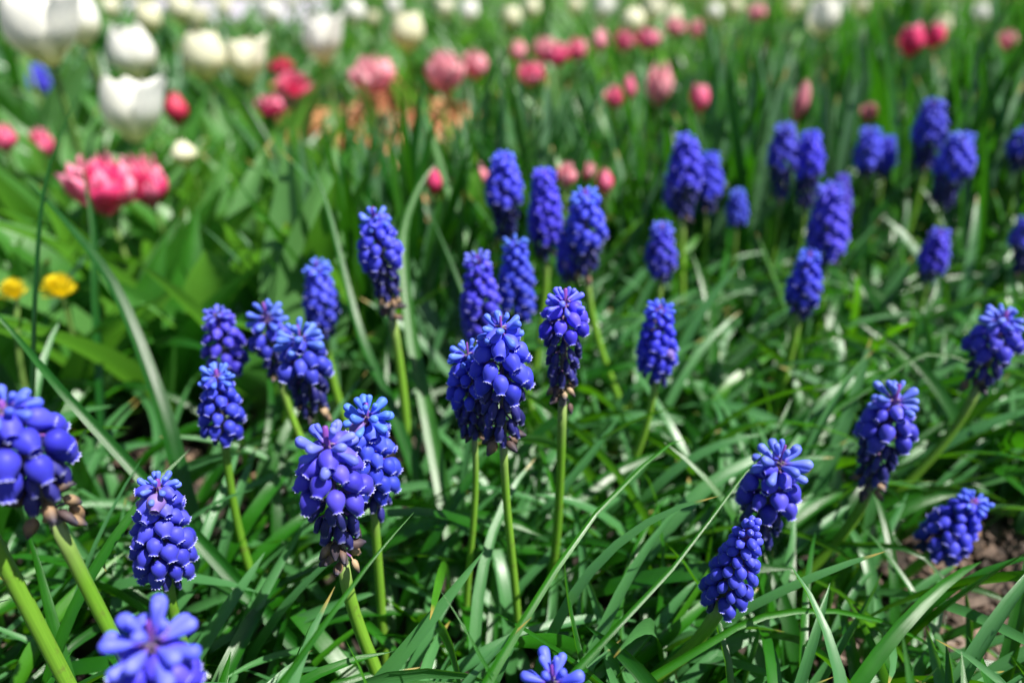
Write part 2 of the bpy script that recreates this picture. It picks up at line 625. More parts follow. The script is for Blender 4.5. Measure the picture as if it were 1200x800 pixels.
FL = {
    'floret': [floret_mesh('floret', FERTILE, M['floret'], 18, 0.028, 0.03, 0.035, random.uniform(-.05, .05)) for _ in range(5)],
    'bud': [floret_mesh('bud', BUD, M['floret'], 12, 0.03, 0, 0.03) for _ in range(3)],
    'top_floret': [floret_mesh('top_floret', STERILE, M['top_floret'], 10, 0.05, 0, 0.05, random.uniform(-.08, .14)) for _ in range(5)],
    'withered_floret': [floret_mesh('withered_floret', WITHER, M['withered'], 12, 0.16, 0.02, 0.10, random.uniform(-.1, .1)) for _ in range(5)],
    'dried_floret': [floret_mesh('dried_floret', DRY, M['dried'], 12, 0.2, 0.02, 0.16, random.uniform(-.2, .2)) for _ in range(5)],
}


def mesh_arrays(me):
    v = np.empty(len(me.vertices) * 3)
    me.vertices.foreach_get('co', v)
    f = np.empty(len(me.loops), np.int32)
    me.loops.foreach_get('vertex_index', f)
    s = np.empty(len(me.vertices))
    me.attributes['s'].data.foreach_get('value', s)
    return v.reshape(-1, 3), f.reshape(-1, 4), s


FA = {k: [mesh_arrays(m) for m in v] for k, v in FL.items()}


def smooth01(x):
    x = min(1, max(0, x))
    return x * x * (3 - 2 * x)


def floret_layout(L, W, wither, dry, top, bud, rnd, dens=1.0):
    """(type, position along axis, azimuth, elevation, base radius, length) of every floret of one raceme"""
    out = []
    n = int(round(42 * (L / W) / 1.75 * dens)) + 8
    ga = R(137.5)
    a0 = rnd.uniform(0, 6.28)
    for i in range(n):
        t = (i + 0.5) / n
        t_pos = t ** 0.95
        az = a0 + i * ga + rnd.uniform(-.16, .16)
        if t_pos < dry:
            ty, el, ln, env = 'dried_floret', R(rnd.uniform(-72, 8)), 0.31, 0.33
            if rnd.random() < 0.25:
                continue
        elif t_pos < wither:
            k = (t_pos - dry) / max(1e-3, wither - dry)
            ty, el, ln, env = 'withered_floret', R(rnd.uniform(-82, -50)), 0.28, 0.26 + 0.13 * k
        elif t_pos < top:
            k = (t_pos - wither) / max(1e-3, top - wither)
            ty = 'floret' if not (bud and k > 1 - bud) else 'bud'
            el = R(-64 + 52 * k ** 1.4 + rnd.uniform(-9, 9))
            ln = 0.345 - 0.05 * k
            env = 0.50 * (1 - 0.30 * smooth01((k - 0.4) / 0.6)) * (0.86 + 0.14 * smooth01(k / 0.25))
            if bud and ty == 'bud':
                ln *= 0.84
        elif not bud > 0.5:
            break
        else:
            k = (t_pos - top) / max(1e-3, 1 - top)
            ty = 'top_floret' if not bud > 0.5 else 'bud'
            el = R(2 + 76 * k + rnd.uniform(-10, 10))
            ln = 0.33 - 0.08 * k
            env = 0.42 - 0.36 * k
            if bud > 0.5:
                ln *= 0.6
                env *= 0.7
        ln *= rnd.uniform(0.88, 1.12)
        rb = max(0.05 if ty != 'top_floret' else 0.03, env - ln * math.cos(el) - 0.02)
        out.append((ty, t_pos, az, el, rb * W, ln * W))
    if not bud > 0.5:                                   # the starry tip: two splayed whorls and a small upright tuft
        star = smooth01((0.93 - top) / 0.2)
        for m, el, lo, ln in ((6, -4, 0.0, 0.38), (6, 26, 0.35, 0.40), (4, 60, 0.75, 0.28)):
            a0 += 0.5
            for j in range(m):
                if rnd.random() < 0.08:
                    continue
                tt = top + (1 - top) * (lo + rnd.uniform(-.1, .1)) * 0.9
                out.append(('top_floret', tt, a0 + j * 2 * math.pi / m + rnd.uniform(-.2, .2), R(el + rnd.uniform(-10, 10)), (0.05 + 0.07 * (1 - lo)) * W,
                            ln * W * rnd.uniform(.88, 1.1) * (0.6 + 0.4 * star)))
    return out


def frame(axis):
    z = axis.normalized()
    x = Vector((1, 0, 0)) - z * z.x
    x.normalize()
    return Matrix((x, z.cross(x), z)).transposed()


def leaf_mesh(name, m, **kw):
    kw.setdefault('seg', 16)
    kw.setdefault('across', 5)
    v, S, T = strips(**kw)
    mb = MB()
    add_strips(mb, v, S, T, rng.random(len(v)))
    return mb.mesh(name, m)


HEADS = []          # px rectangles with depth: nothing may stand in front of them
STEMS = []


def muscari(top, bot, w, foot, d, label, wither=0.3, dry=0.08, topf=0.86, bud=0.0, parts=True, leaves=3, curve=0.0, sw=0.155, dens=1.0, faded=0.0,
            group='grape hyacinths in the flower bed'):
    rnd = random.Random(int(top[0] * 31 + top[1] * 7))
    if wither > 0.3:
        wither += 0.09
    T = at(top[0], top[1], d)
    Bp = at_y(bot[0], bot[1], T.y)
    S = at_y(foot[0], foot[1], T.y)
    dirn = (S - Bp)
    dirn.normalize()
    if dirn.z > -0.25:
        dirn.z = -0.25
        dirn.normalize()
    base = S + dirn * max(0.0, (S.z + 0.004) / -dirn.z) if S.z > 0 else S
    base.z = -0.004
    W = w * d / F
    axis = T - Bp
    L = axis.length
    root = empty('grape_hyacinth', base)
    tag(root, label, 'grape hyacinth', group)
    # stem
    mb = MB()
    B0 = Bp - base
    pts, rad = [], []
    up = axis.normalized()
    n = 14
    bow = rnd.uniform(-.07, .07) * B0.length
    for i in range(n + 1):
        k = i / n
        p = B0 * k
        c2 = B0 - up * (B0.length * 0.35)              # arrives along the raceme's own axis
        c1 = B0 * 0.33 + Vector((curve + bow, bow * 0.5, 0))
        p = c1 * 3 * k * (1 - k) ** 2 + c2 * 3 * k * k * (1 - k) + B0 * k ** 3
        pts.append(p)
        rad.append(W * sw / 2 * (1.12 - 0.22 * k) * rnd.uniform(.965, 1.035))
    tube(mb, pts, rad, 12)
    link('stem', mb.mesh('stem', M['stem']), root)
    STEMS.append((foot, bot, d))
    # raceme axis
    mb = MB()
    ra = [B0 + axis * (k / 10) * 0.90 for k in range(11)]
    tube(mb, ra, [W * (sw / 2 * 0.85 - 0.045 * k / 10) for k in range(11)], 8)
    fr = frame(axis)
    hue = (rnd.uniform(0.62, 1.0), rnd.uniform(0.8, 1.3), rnd.uniform(0.82, 1.12))
    lay = floret_layout(L, W, wither, dry, topf, bud, rnd, dens)
    mats = []
    for ty, t, az, el, rb, ln in lay:
        c = B0 + axis * (0.02 + t * 0.93) if ty != 'top_floret' else B0 + axis * (0.01 + topf * 0.91 + (t - topf) * 0.62)
        dv = fr @ Vector((math.cos(el) * math.cos(az), math.cos(el) * math.sin(az), math.sin(el)))
        rv = fr @ Vector((math.cos(az), math.sin(az), 0))
        p = c + rv * rb
        q = dv.to_track_quat('Z', 'Y') @ Quaternion((0, 0, 1), rnd.uniform(0, 6.28))
        wd = ln * rnd.uniform(0.93, 1.1)
        mats.append((ty, Matrix.LocRotScale(p, q, (wd, wd * rnd.uniform(.9, 1.06), ln)), t))
        # pedicel from the axis to the floret
        if rb > 0.07 * W:
            pm = c + rv * rb * 0.5 + fr @ Vector((0, 0, 0.02 * W))
            tube(mb, [c, pm, p + dv * ln * 0.04], [0.018 * W] * 3, 5, cap=False)
    if parts:
        rac = link('raceme', mb.mesh('raceme', M['rachis']), root)
        for ty, mt, c in mats:
            k = rnd.randrange(len(FL[ty]))
            o = link('flower_bud' if ty == 'bud' else ty, FL[ty][k], rac, mt)
            k = 0.62 + 0.5 * smooth01((c - wither) / max(.05, topf - wither)) + rnd.uniform(-.12, .12)
            o.color = (hue[0] * k, hue[1] * k, hue[2] * min(1.1, 0.25 + 0.75 * k), 1)
            if ty in ('floret', 'flower_bud') and (rnd.random() < 0.008 or (faded and 0.6 < c < 0.85 and rnd.random() < faded)):
                o.color = (2.2, 1.8, 0.6, 1)
                o['label'] = 'faded mauve floret'
            if ty == 'dried_floret':
                o['label'] = 'dried brown floret'
            elif ty == 'withered_floret':
                o['label'] = 'withered dark navy floret'
    else:
        link('raceme', mb.mesh('raceme', M['rachis']), root)
        for nm in ('floret', 'bud', 'top_floret', 'withered_floret', 'dried_floret'):
            sel = [x for x in mats if x[0] == nm]
            if not sel:
                continue
            mf = MB()
            for ty, mt, c in sel:
                v, f, s = FA[ty][rnd.randrange(len(FA[ty]))]
                A = np.array(mt)
                mf.add(v @ A[:3, :3].T + A[:3, 3], f, s, None, rnd.random())
            part = {'floret': 'flower_cluster', 'bud': 'bud_cluster', 'top_floret': 'flower_tip', 'withered_floret': 'withered_cluster',
                    'dried_floret': 'dried_cluster'}[nm]
            o = link(part, mf.mesh(part, FL[nm][0].materials[0]), root)
            o.color = (*hue, 1)
    # own leaves at the base
    for i in range(leaves):
        a = rnd.uniform(0, 6.28)
        if -2.6 < a - 2 * math.pi < -0.5 and T.y < 0.2:
            a += math.pi
        lm = leaf_mesh('leaf', M['muscari_leaf'], base=[(rnd.uniform(-.004, .004), rnd.uniform(-.004, .004), 0.0)], az=a, el=R(rnd.uniform(40, 72)),
                       length=rnd.uniform(0.08, 0.13), width=rnd.uniform(0.0035, 0.0055), droop=R(rnd.uniform(45, 120)), bend=rnd.uniform(-.6, .6),
                       roll=rnd.uniform(-.3, .3), twist=rnd.uniform(-.8, .8), fold=0.28, shape='thin', floor=0.003)
        link('leaf', lm, root)
    x0, x1 = sorted((top[0], bot[0]))
    HEADS.append((x0 - w * 0.55, x1 + w * 0.55, top[1] - 6, bot[1] + 4, d))
    hw = max(5, w * sw * 0.5)
    ln = math.hypot(foot[0] - bot[0], foot[1] - bot[1])
    if d < 0.4:
        for i in range(int(ln * 0.95 / 12)):
            k = (i + 0.5) * 12 / ln
            q = (bot[0] + (foot[0] - bot[0]) * k, bot[1] + (foot[1] - bot[1]) * k)
            pp = root.location + B0 * max(0.0, 1 - k * (S - Bp).length / max(1e-4, B0.length))
            HEADS.append((q[0] - hw, q[0] + hw, q[1] - 6, q[1] + 6, float(project(np.array(pp))[2]) - 0.01))
    return root


D = 'far'
muscari((-8, 452), (66, 612), 112, (148, 765), 0.172, 'large grape hyacinth cut by the photo edge, shedding dried tan florets down its stalk', 0.46, 0.30, 0.9, leaves=1, sw=0.18)
muscari((-120, 430), (-48, 560), 115, (68, 770), 0.168, 'grape hyacinth whose bare green stem crosses the corner, its flower beyond the edge', 0.35, 0.1, leaves=0, sw=0.2)
muscari((183, 548), (196, 676), 74, (214, 760), 0.222, 'short plump grape hyacinth with a few scarred pale florets near its tip', 0.14, 0.0, 0.88, leaves=2, sw=0.2, faded=0.25)
muscari((172, 712), (188, 850), 124, (198, 960), 0.155, 'blurred grape hyacinth seen from above at the bottom edge, its florets splayed', 0.1, 0.0, 0.74, leaves=0)
muscari((646, 768), (650, 870), 82, (655, 960), 0.19, 'grape hyacinth of which only the starry tip rises over the bottom edge', 0.2, 0.0, 0.72, leaves=0)
muscari((378, 480), (402, 660), 92, (440, 800), 0.2, 'pale violet-blue grape hyacinth overlapping a slimmer one, dry florets at its stem', 0.44, 0.24, 0.82, leaves=1, sw=0.2)
muscari((428, 458), (438, 592), 72, (452, 780), 0.232, 'slim grape hyacinth half hidden behind the pale violet-blue one', 0.2, 0.0, 0.82, leaves=2, sw=0.18)
muscari((346, 368), (368, 484), 66, (372, 600), 0.272, 'grape hyacinth with spiky open tip and blackened base, above the pale violet-blue one', 0.42, 0.14, 0.78, leaves=2)
muscari((306, 344), (328, 442), 52, (352, 492), 0.29, 'grape hyacinth touching the spiky-tipped one, its lower florets already dropped', 0.38, 0.12, 0.74, leaves=2, sw=0.19, dens=0.8)
muscari((253, 358), (268, 436), 52, (282, 520), 0.295, 'sparse grape hyacinth with a browned tip standing over a smaller cluster', 0.15, 0.1, 0.93, leaves=2, dens=0.7)
muscari((252, 424), (262, 508), 54, (306, 668), 0.262, 'small loose grape hyacinth on a long bare leaning stem below the browned one', 0.08, 0.0, 0.84, leaves=2, dens=0.75, sw=0.2)
muscari((370, 296), (380, 388), 44, (413, 478), 0.338, 'neat narrow grape hyacinth leaning over its pale stem between spiky one and tall one', 0.22, 0.0, 0.85, leaves=2, sw=0.24)
muscari((434, 228), (460, 374), 54, (482, 570), 0.292, 'tall grape hyacinth standing alone with tan shrivelled florets hanging under it', 0.46, 0.27, 0.86, leaves=2, sw=0.24)
muscari((586, 352), (590, 520), 78, (604, 758), 0.22, 'sharp full grape hyacinth in the middle with starry pale blue tip', 0.42, 0.1, 0.86, leaves=3, sw=0.15)
muscari((546, 388), (556, 512), 58, (553, 690), 0.238, 'grape hyacinth tucked behind the sharp middle one, mostly hidden by it', 0.34, 0.1, 0.82, leaves=2)
muscari((663, 322), (659, 474), 64, (631, 728), 0.236, 'grape hyacinth with star-shaped tip over a dark shrivelled lower half', 0.56, 0.24, 0.84, leaves=3, sw=0.2)
muscari((558, 287), (566, 392), 50, (570, 520), 0.31, 'pale budded grape hyacinth rising directly above the hidden one', 0.1, 0.0, 0.88, 0.3, leaves=2)
muscari((603, 268), (607, 372), 46, (620, 470), 0.325, 'grape hyacinth beside the pale budded one, directly above the sharp middle one', 0.12, 0.0, 0.9, 0.25, leaves=2)
muscari((590, 168), (592, 282), 46, (598, 380), 0.38, 'grape hyacinth topmost in the middle cluster, with dark blue lower florets', 0.4, 0.06, 0.9, leaves=2)
muscari((637, 188), (640, 298), 42, (630, 440), 0.37, 'even, columnar grape hyacinth between the topmost of the cluster and the broad one', 0.2, 0.04, 0.92, leaves=2, sw=0.24)
muscari((685, 210), (688, 322), 50, (714, 420), 0.345, 'broad grape hyacinth over a thin leaning stem, behind the star-tipped one', 0.34, 0.1, 0.88, leaves=2, sw=0.2)
muscari((663, 262), (666, 330), 28, (672, 430), 0.36, 'thin grape hyacinth peeking out beside the broad one', 0.25, 0.05, 0.88, leaves=1)
muscari((776, 256), (774, 326), 38, (764, 362), 0.375, 'small isolated grape hyacinth above the knobbly budded one', 0.24, 0.05, 0.88, leaves=2, sw=0.22)
muscari((774, 348), (768, 440), 50, (738, 530), 0.3, 'knobbly budded grape hyacinth on a curved stem, standing apart in the leaves', 0.16, 0.0, 0.9, 0.45, leaves=3, sw=0.2, dens=1.15)
FARG = 'out of focus grape hyacinths behind'
muscari((806, 148), (800, 256), 44, (798, 400), 0.42, 'blurred grape hyacinth, taller of the joined pair over the small isolated one', 0.36, 0.08, 0.92, parts=False, leaves=2, sw=0.22)
muscari((833, 174), (828, 244), 36, (824, 330), 0.44, 'blurred grape hyacinth, shorter of the joined pair over the small isolated one', 0.3, 0.05, 0.92, parts=False, leaves=2)
muscari((786, 200), (790, 246), 24, (792, 330), 0.46, 'sliver of a blurred grape hyacinth behind the taller of the joined pair', 0.2, 0.0, 0.92, parts=False, leaves=1)
muscari((865, 219), (863, 264), 27, (853, 350), 0.45, 'tiny blurred grape hyacinth alone beyond the shorter of the joined pair', 0.2, 0.06, 0.92, parts=False, leaves=2)
muscari((921, 136), (914, 232), 37, (905, 300), 0.46, 'blurred grape hyacinth, taller of the twin pair above the tiny lone one', 0.4, 0.07, 0.92, parts=False, leaves=2)
muscari((951, 146), (943, 242), 37, (922, 320), 0.46, 'blurred grape hyacinth, lower of the twin pair, over the stout one', 0.4, 0.07, 0.92, parts=False, leaves=2)
muscari((974, 208), (968, 306), 48, (958, 410), 0.42, 'stout blurred grape hyacinth standing over the lopsided one', 0.18, 0.03, 0.92, parts=False, leaves=2)
muscari((988, 198), (986, 262), 22, (984, 340), 0.45, 'narrow blurred grape hyacinth hidden behind the stout one', 0.2, 0.0, 0.92, parts=False, leaves=1)
muscari((951, 288), (936, 366), 42, (902, 492), 0.36, 'lopsided blurred grape hyacinth on a thick leaning stem in front of the stout one', 0.24, 0.0, 0.9, 0.3, leaves=2, sw=0.27)
muscari((1021, 146), (1014, 204), 34, (1003, 290), 0.52, 'blurred grape hyacinth, larger of a close pair beyond the twin pair', 0.3, 0.06, 0.92, parts=False, leaves=2)
muscari((1041, 156), (1034, 206), 27, (1024, 280), 0.53, 'blurred grape hyacinth, smaller of a close pair beyond the twin pair', 0.3, 0.06, 0.92, parts=False, leaves=2)
muscari((1096, 110), (1082, 196), 39, (1043, 335), 0.5, 'highest blurred grape hyacinth, on a long stem leaning in from the edge', 0.34, 0.08, 0.92, parts=False, leaves=2, sw=0.24)
muscari((1131, 150), (1104, 238), 45, (1078, 320), 0.46, 'fat blurred grape hyacinth tilted away just under the highest one', 0.4, 0.03, 0.92, parts=False, leaves=2)
muscari((1104, 264), (1088, 324), 35, (1040, 432), 0.42, 'small blurred grape hyacinth on a slanting stem below the fat tilted one', 0.26, 0.0, 0.9, parts=False, leaves=2, sw=0.24)
muscari((1203, 148), (1194, 196), 34, (1175, 280), 0.5, 'blurred grape hyacinth half cut by the photo edge, higher of the two there', 0.4, 0.05, 0.92, parts=False, leaves=1)
muscari((1206, 250), (1196, 322), 34, (1168, 400), 0.45, 'blurred grape hyacinth half cut by the photo edge, lower of the two there', 0.5, 0.1, 0.92, parts=False, leaves=1)
muscari((1184, 354), (1146, 452), 60, (1070, 545), 0.3, 'tilted grape hyacinth near the edge with straw-coloured dry florets beneath', 0.42, 0.14, 0.84, leaves=2, sw=0.2)
muscari((1058, 436), (1018, 572), 68, (950, 655), 0.268, 'tilted grape hyacinth with flared bright tip and nearly black base', 0.44, 0.12, 0.8, leaves=3, sw=0.2)
muscari((925, 508), (884, 632), 74, (838, 720), 0.246, 'tilted grape hyacinth with open white-rimmed bells, above the compact budded one', 0.36, 0.0, 0.76, leaves=2)
muscari((884, 608), (846, 704), 62, (738, 802), 0.222, 'compact budded grape hyacinth leaning on a thick green stalk', 0.06, 0.0, 0.86, 0.75, leaves=2, sw=0.3, dens=1.25)
muscari((1150, 578), (1094, 644), 58, (1022, 694), 0.295, 'blurry tilted grape hyacinth over bare soil at the bed edge', 0.1, 0.0, 0.9, 0.3, leaves=3, sw=0.22)
muscari((44, 76), (46, 104), 26, (48, 150), 0.9, 'very blurred blue flower spike far back beneath the white tulips', 0.2, 0.0, 0.92, parts=False, leaves=1)
HEADS_A = np.array(HEADS)


def blocked(v, margin=0):
    """blades (N,a,b,3) that would stand before a flower head or right before the lens"""
    px, py, d = project(v)
    n = len(v)
    bad = np.zeros(n, bool)
    near = (d < 0.135) & (px > -150) & (px < 1350) & (py < 1000) & (v[..., 2] > 0.03)
    bad |= near.reshape(n, -1).any(1)
    for x0, x1, y0, y1, hd in HEADS_A:
        hit = (px > x0 - margin) & (px < x1 + margin) & (py > y0) & (py < y1) & (d < hd + 0.012) & (d > 0)
        bad |= hit.reshape(n, -1).any(1)
    return bad


# ------------------------------------------------------------------ tulips and other bloom
def petal_arrays(height, prof, amax, rot, a=9, b=7, ruffle=0.0, rnd=random, tip=4.0, tipdrop=0.06):
    """one petal: prof = radii from base to tip, amax = half the angle it covers, rot = azimuth"""
    s = np.linspace(0, 1, a)
    t = np.linspace(-1, 1, b)
    k = np.linspace(0, 1, len(prof))
    fine = np.interp(np.linspace(0, 1, 41), k, prof)
    fine = np.convolve(np.pad(fine, 4, mode='edge'), np.ones(9) / 9, 'valid')
    r = np.interp(s, np.linspace(0, 1, 41), fine)
    ang_w = amax * (0.6 + 0.4 * np.clip(s / 0.35, 0, 1)) * np.sqrt(np.clip(1 - s ** tip, 0.0004, 1))
    ph = rnd.uniform(0, 6.28)
    w = t[None] * ang_w[:, None]
    rr = r[:, None] * (1 - 0.05 * (t ** 2)[None]) * (1 + ruffle * s[:, None] * np.sin(t * 6 + ph)[None])
    z = (height * (s - 0.06 * np.exp(-s * 8)))[:, None] - tipdrop * height * s[:, None] * (t ** 2)[None] + ruffle * 0.35 * height * s[:, None] * np.sin(t * 5 + ph * 2)[None]
    P = np.stack([rr * np.cos(w + rot), rr * np.sin(w + rot), z], -1)
    return P.reshape(-1, 3), grid_faces(a, b), np.repeat(s, b), np.tile(t, a)


def bloom_petals(style, rnd):
    """unit-height blooms, about one wide: list of petals (arrays)"""
    out = []
    j = lambda x: rnd.uniform(-x, x)
    if style in ('cup', 'open', 'bud'):
        for ring in range(2):
            for k in range(3):
                rot = k * 2.094 + ring * 1.047 + j(.1)
                if style == 'cup':
                    pr = [0.08, 0.38, 0.48, 0.49, 0.45, 0.38, 0.29 + j(.04)]
                elif style == 'open':
                    pr = [0.08, 0.37, 0.48, 0.50, 0.47, 0.42, 0.36 + j(.05)]
                    if ring == 0 and k == 0:
                        pr = [0.06, 0.36, 0.50, 0.56, 0.60, 0.66, 0.74]
                else:
                    pr = [0.06, 0.34, 0.48, 0.48, 0.38, 0.24, 0.08]
                pr = [p * (1.0 if ring == 0 else 0.93) for p in pr]
                out.append(petal_arrays(1.0 + j(.06), pr, 0.95 if style != 'bud' else 1.0, rot, 12, 9, 0.02, rnd, 7 if style != 'bud' else 2.5, 0.04))
    elif style == 'double':
        for n, h, sc, am in [(7, 0.72, 1.12, 0.55), (7, 0.86, 0.95, 0.52), (6, 0.97, 0.72, 0.55), (5, 1.02, 0.46, 0.6), (3, 1.0, 0.22, 0.8)]:
            for k in range(n):
                rot = k * 2 * math.pi / n + h * 5 + j(.2)
                pr = [0.05, 0.26, 0.38, 0.44, 0.47, 0.46, 0.42 + j(.12)]
                out.append(petal_arrays(h * (1 + j(.12)), [p * sc * (1 + j(.06)) for p in pr], am, rot, 8, 5, 0.15, rnd, 5))
    elif style in ('pompon', 'dandelion'):
        rings = 7
        for ring in range(rings):
            f = 1 - ring / rings
            n = int(8 + 22 * f)
            for k in range(n):
                rot = k * 2 * math.pi / n + ring * 0.35 + j(.08)
                R_ = 0.5 * f
                h = 0.35 + 0.62 * math.sqrt(max(0, 1 - f * f)) + j(.07)
                out.append(petal_arrays(h, [0.03, 0.3 * R_, 0.6 * R_, 0.85 * R_, R_ + .03], (0.16 if style == 'pompon' else 0.1) / max(f, .25), rot, 5, 3, 0.05, rnd, 5, 0.02))
    return out


STYLE_W = {'cup': 0.98, 'open': 1.05, 'bud': 0.95, 'double': 1.05, 'pompon': 1.05, 'dandelion': 1.05}
TL = []


def flower(name, cx, cy, w, h, d, style, mat, label, cat, group=None, split=False, leaves=2, lean=0.0, leafmat='tulip_leaf', leaf_len=(0.10, 0.16),
           leaf_w=(0.014, 0.026), stem_r=0.0022):
    rnd = random.Random(int(cx * 13 + cy * 101))
    H = h * d / F
    Wd = w * d / F
    c = at(cx, cy, d)
    bpos = Vector((c.x + lean * -0.05 + rnd.uniform(-.008, .008), c.y + rnd.uniform(-.01, .02), -0.004))
    root = empty(name, bpos)
    tag(root, label, cat, group)
    top = Vector((c.x, c.y, max(0.03, c.z - H * 0.5))) - bpos
    mb = MB()
    c1 = Vector((lean * 0.02 + rnd.uniform(-.01, .01), rnd.uniform(-.008, .008), top.z * 0.5))
    pts = [c1 * 2 * k * (1 - k) + top * k * k for k in [i / 9 for i in range(10)]]
    tube(mb, pts, [stem_r * (1.15 - 0.25 * i / 9) for i in range(10)], 8)
    link('stem', mb.mesh('stem', M['tulip_stem']), root)
    pets = bloom_petals(style, rnd)
    sx = Wd / STYLE_W[style]
    tilt = Matrix.Rotation(lean * 0.25 + rnd.uniform(-.12, .12), 3, 'Y') @ Matrix.Rotation(rnd.uniform(-.15, .12), 3, 'X')
    A = np.array(tilt) @ np.diag([sx, sx, H])
    if split:
        mb = MB()
        z = [0.0, 0.03, 0.06, 0.09]
        V = []
        for zz, rr in zip(z, (0.05, 0.11, 0.10, 0.03)):
            for j in range(8):
                V.append((math.cos(j * .785) * rr * sx, math.sin(j * .785) * rr * sx, (zz - 0.1) * H))
        mb.add(np.array(V) + np.array(top), grid_faces(4, 8, True), np.zeros(32), None, rnd.random())
        bl = link('bloom', mb.mesh('bloom', M['tulip_stem']), root)
        for v, f, s, t in pets:
            m1 = MB()
            m1.add(v @ A.T + np.array(top), f, s, t, rnd.random())
            link('petal', m1.mesh('petal', M[mat]), bl)
    else:
        mb = MB()
        for v, f, s, t in pets:
            mb.add(v @ A.T + np.array(top), f, s, t, rnd.random() if style in ('pompon', 'double') else 0.5 + rnd.uniform(-.1, .1))
        link('bloom', mb.mesh('bloom', M[mat]), root)
    for i in range(leaves):
        a = rnd.uniform(0, 6.28)
        for tries in range(12):
            kw = dict(base=[(rnd.uniform(-.004, .004), rnd.uniform(-.004, .004), 0.0)], az=a, el=R(rnd.uniform(62, 84)),
                      length=rnd.uniform(*leaf_len), width=rnd.uniform(*leaf_w), droop=R(rnd.uniform(10, 60)), bend=rnd.uniform(-.4, .4),
                      roll=rnd.uniform(-.3, .3), twist=rnd.uniform(-.6, .6), fold=0.24, shape='broad', floor=0.003, seg=12, across=5, wave=0.06)
            v, S, T = strips(**kw)
            if not blocked(v + np.array(bpos)).any():
                m1 = MB()
                add_strips(m1, v, S, T, rng.random(1))
                link('leaf', m1.mesh('leaf', M[leafmat]), root)
                break
            a = rnd.uniform(0, 6.28)
    HB.append((cx - w * .45, cx + w * .45, cy - h * .5, cy + h * .5, d))
    return root


HB = []
WG = 'white tulips at the back of the bed'
for cx, cy, w, h, d, style, mat, lab in [
    (48, 26, 84, 84, 0.5, 'open', 'white_petal', 'largest white tulip, cut by the top corner of the photo'),
    (92, 20, 44, 58, 0.62, 'cup', 'white_petal', 'white tulip half behind the largest one in the corner'),
    (155, 60, 54, 54, 0.74, 'cup', 'white_petal', 'white tulip with a squared cup above the lowest white one'),
    (152, 126, 68, 70, 0.6, 'open', 'white_petal', 'lowest big white tulip, its cup open and lit, above the double pink tulips'),
    (238, 63, 50, 52, 0.82, 'cup', 'cream_petal', 'creamy yellowish tulip between the squared white one and the loose-petalled one'),
    (288, 69, 46, 48, 0.86, 'open', 'cream_petal', 'cream tulip with one loose petal standing off its cup'),
    (378, 44, 46, 52, 0.9, 'open', 'white_petal', 'white tulip with a side petal peeling, standing over the flat pink bloom'),
    (475, 36, 40, 42, 1.05, 'cup', 'cream_petal', 'neat cream tulip on a visible green stem above the pink tulips'),
    (172, 20, 30, 34, 1.1, 'cup', 'cream_petal', 'small cream tulip directly behind the squared white one'),
    (20, 34, 34, 44, 0.8, 'cup', 'cream_petal', 'yellowish cream tulip behind the largest one at the photo edge'),
    (742, 25, 30, 28, 1.35, 'cup', 'cream_petal', 'single cream tulip above the row of pink tulips'),
    (967, 20, 40, 40, 1.1, 'open', 'white_petal', 'lone white tulip over the dark strap leaves'),
    (215, 178, 30, 30, 0.6, 'bud', 'cream_petal', 'small whitish bud low among leaves below the lowest big tulip'),
    (317, 12, 24, 26, 1.5, 'cup', 'white_petal', 'small white tulip in front of the lavender paving'),
]:
    flower('tulip', cx, cy, w, h, d, style, mat, lab, 'tulip', WG, split=d < 0.95, leaves=3)
far_spots = [(210, 6, 30), (232, 14, 22), (360, 8, 26), (414, 4, 26), (436, 10, 18), (500, 8, 28), (522, 3, 22), (548, 8, 24), (572, 4, 28), (598, 9, 24), (622, 3, 22),
             (648, 8, 22), (674, 4, 20), (706, 5, 26), (728, 2, 18), (764, 5, 26), (790, 8, 20), (812, 2, 20), (838, 8, 18), (862, 4, 18), (905, 6, 20), (930, 3, 18), (460, 4, 20),
             (385, 3, 20), (128, 6, 20), (262, 5, 18), (290, 3, 16), (340, 2, 16), (1010, 5, 18), (1060, 8, 18), (1105, 22, 22), (1150, 12, 20)]
for i, (cx, cy, w) in enumerate(far_spots):
    if i % 3 == 2:
        continue
    flower('tulip', cx, cy + random.uniform(0, 12), w, w * 1.05, 38.0 / w + random.uniform(-.1, .2), random.choice(['cup', 'open', 'cup']), random.choice(['cream_petal', 'white_petal', 'cream_petal']),
           'small pale tulip blurred in the far rows along the top edge', 'tulip', 'far pale tulips along the top', leaves=2)
PG = 'pink flowers among the leaves'
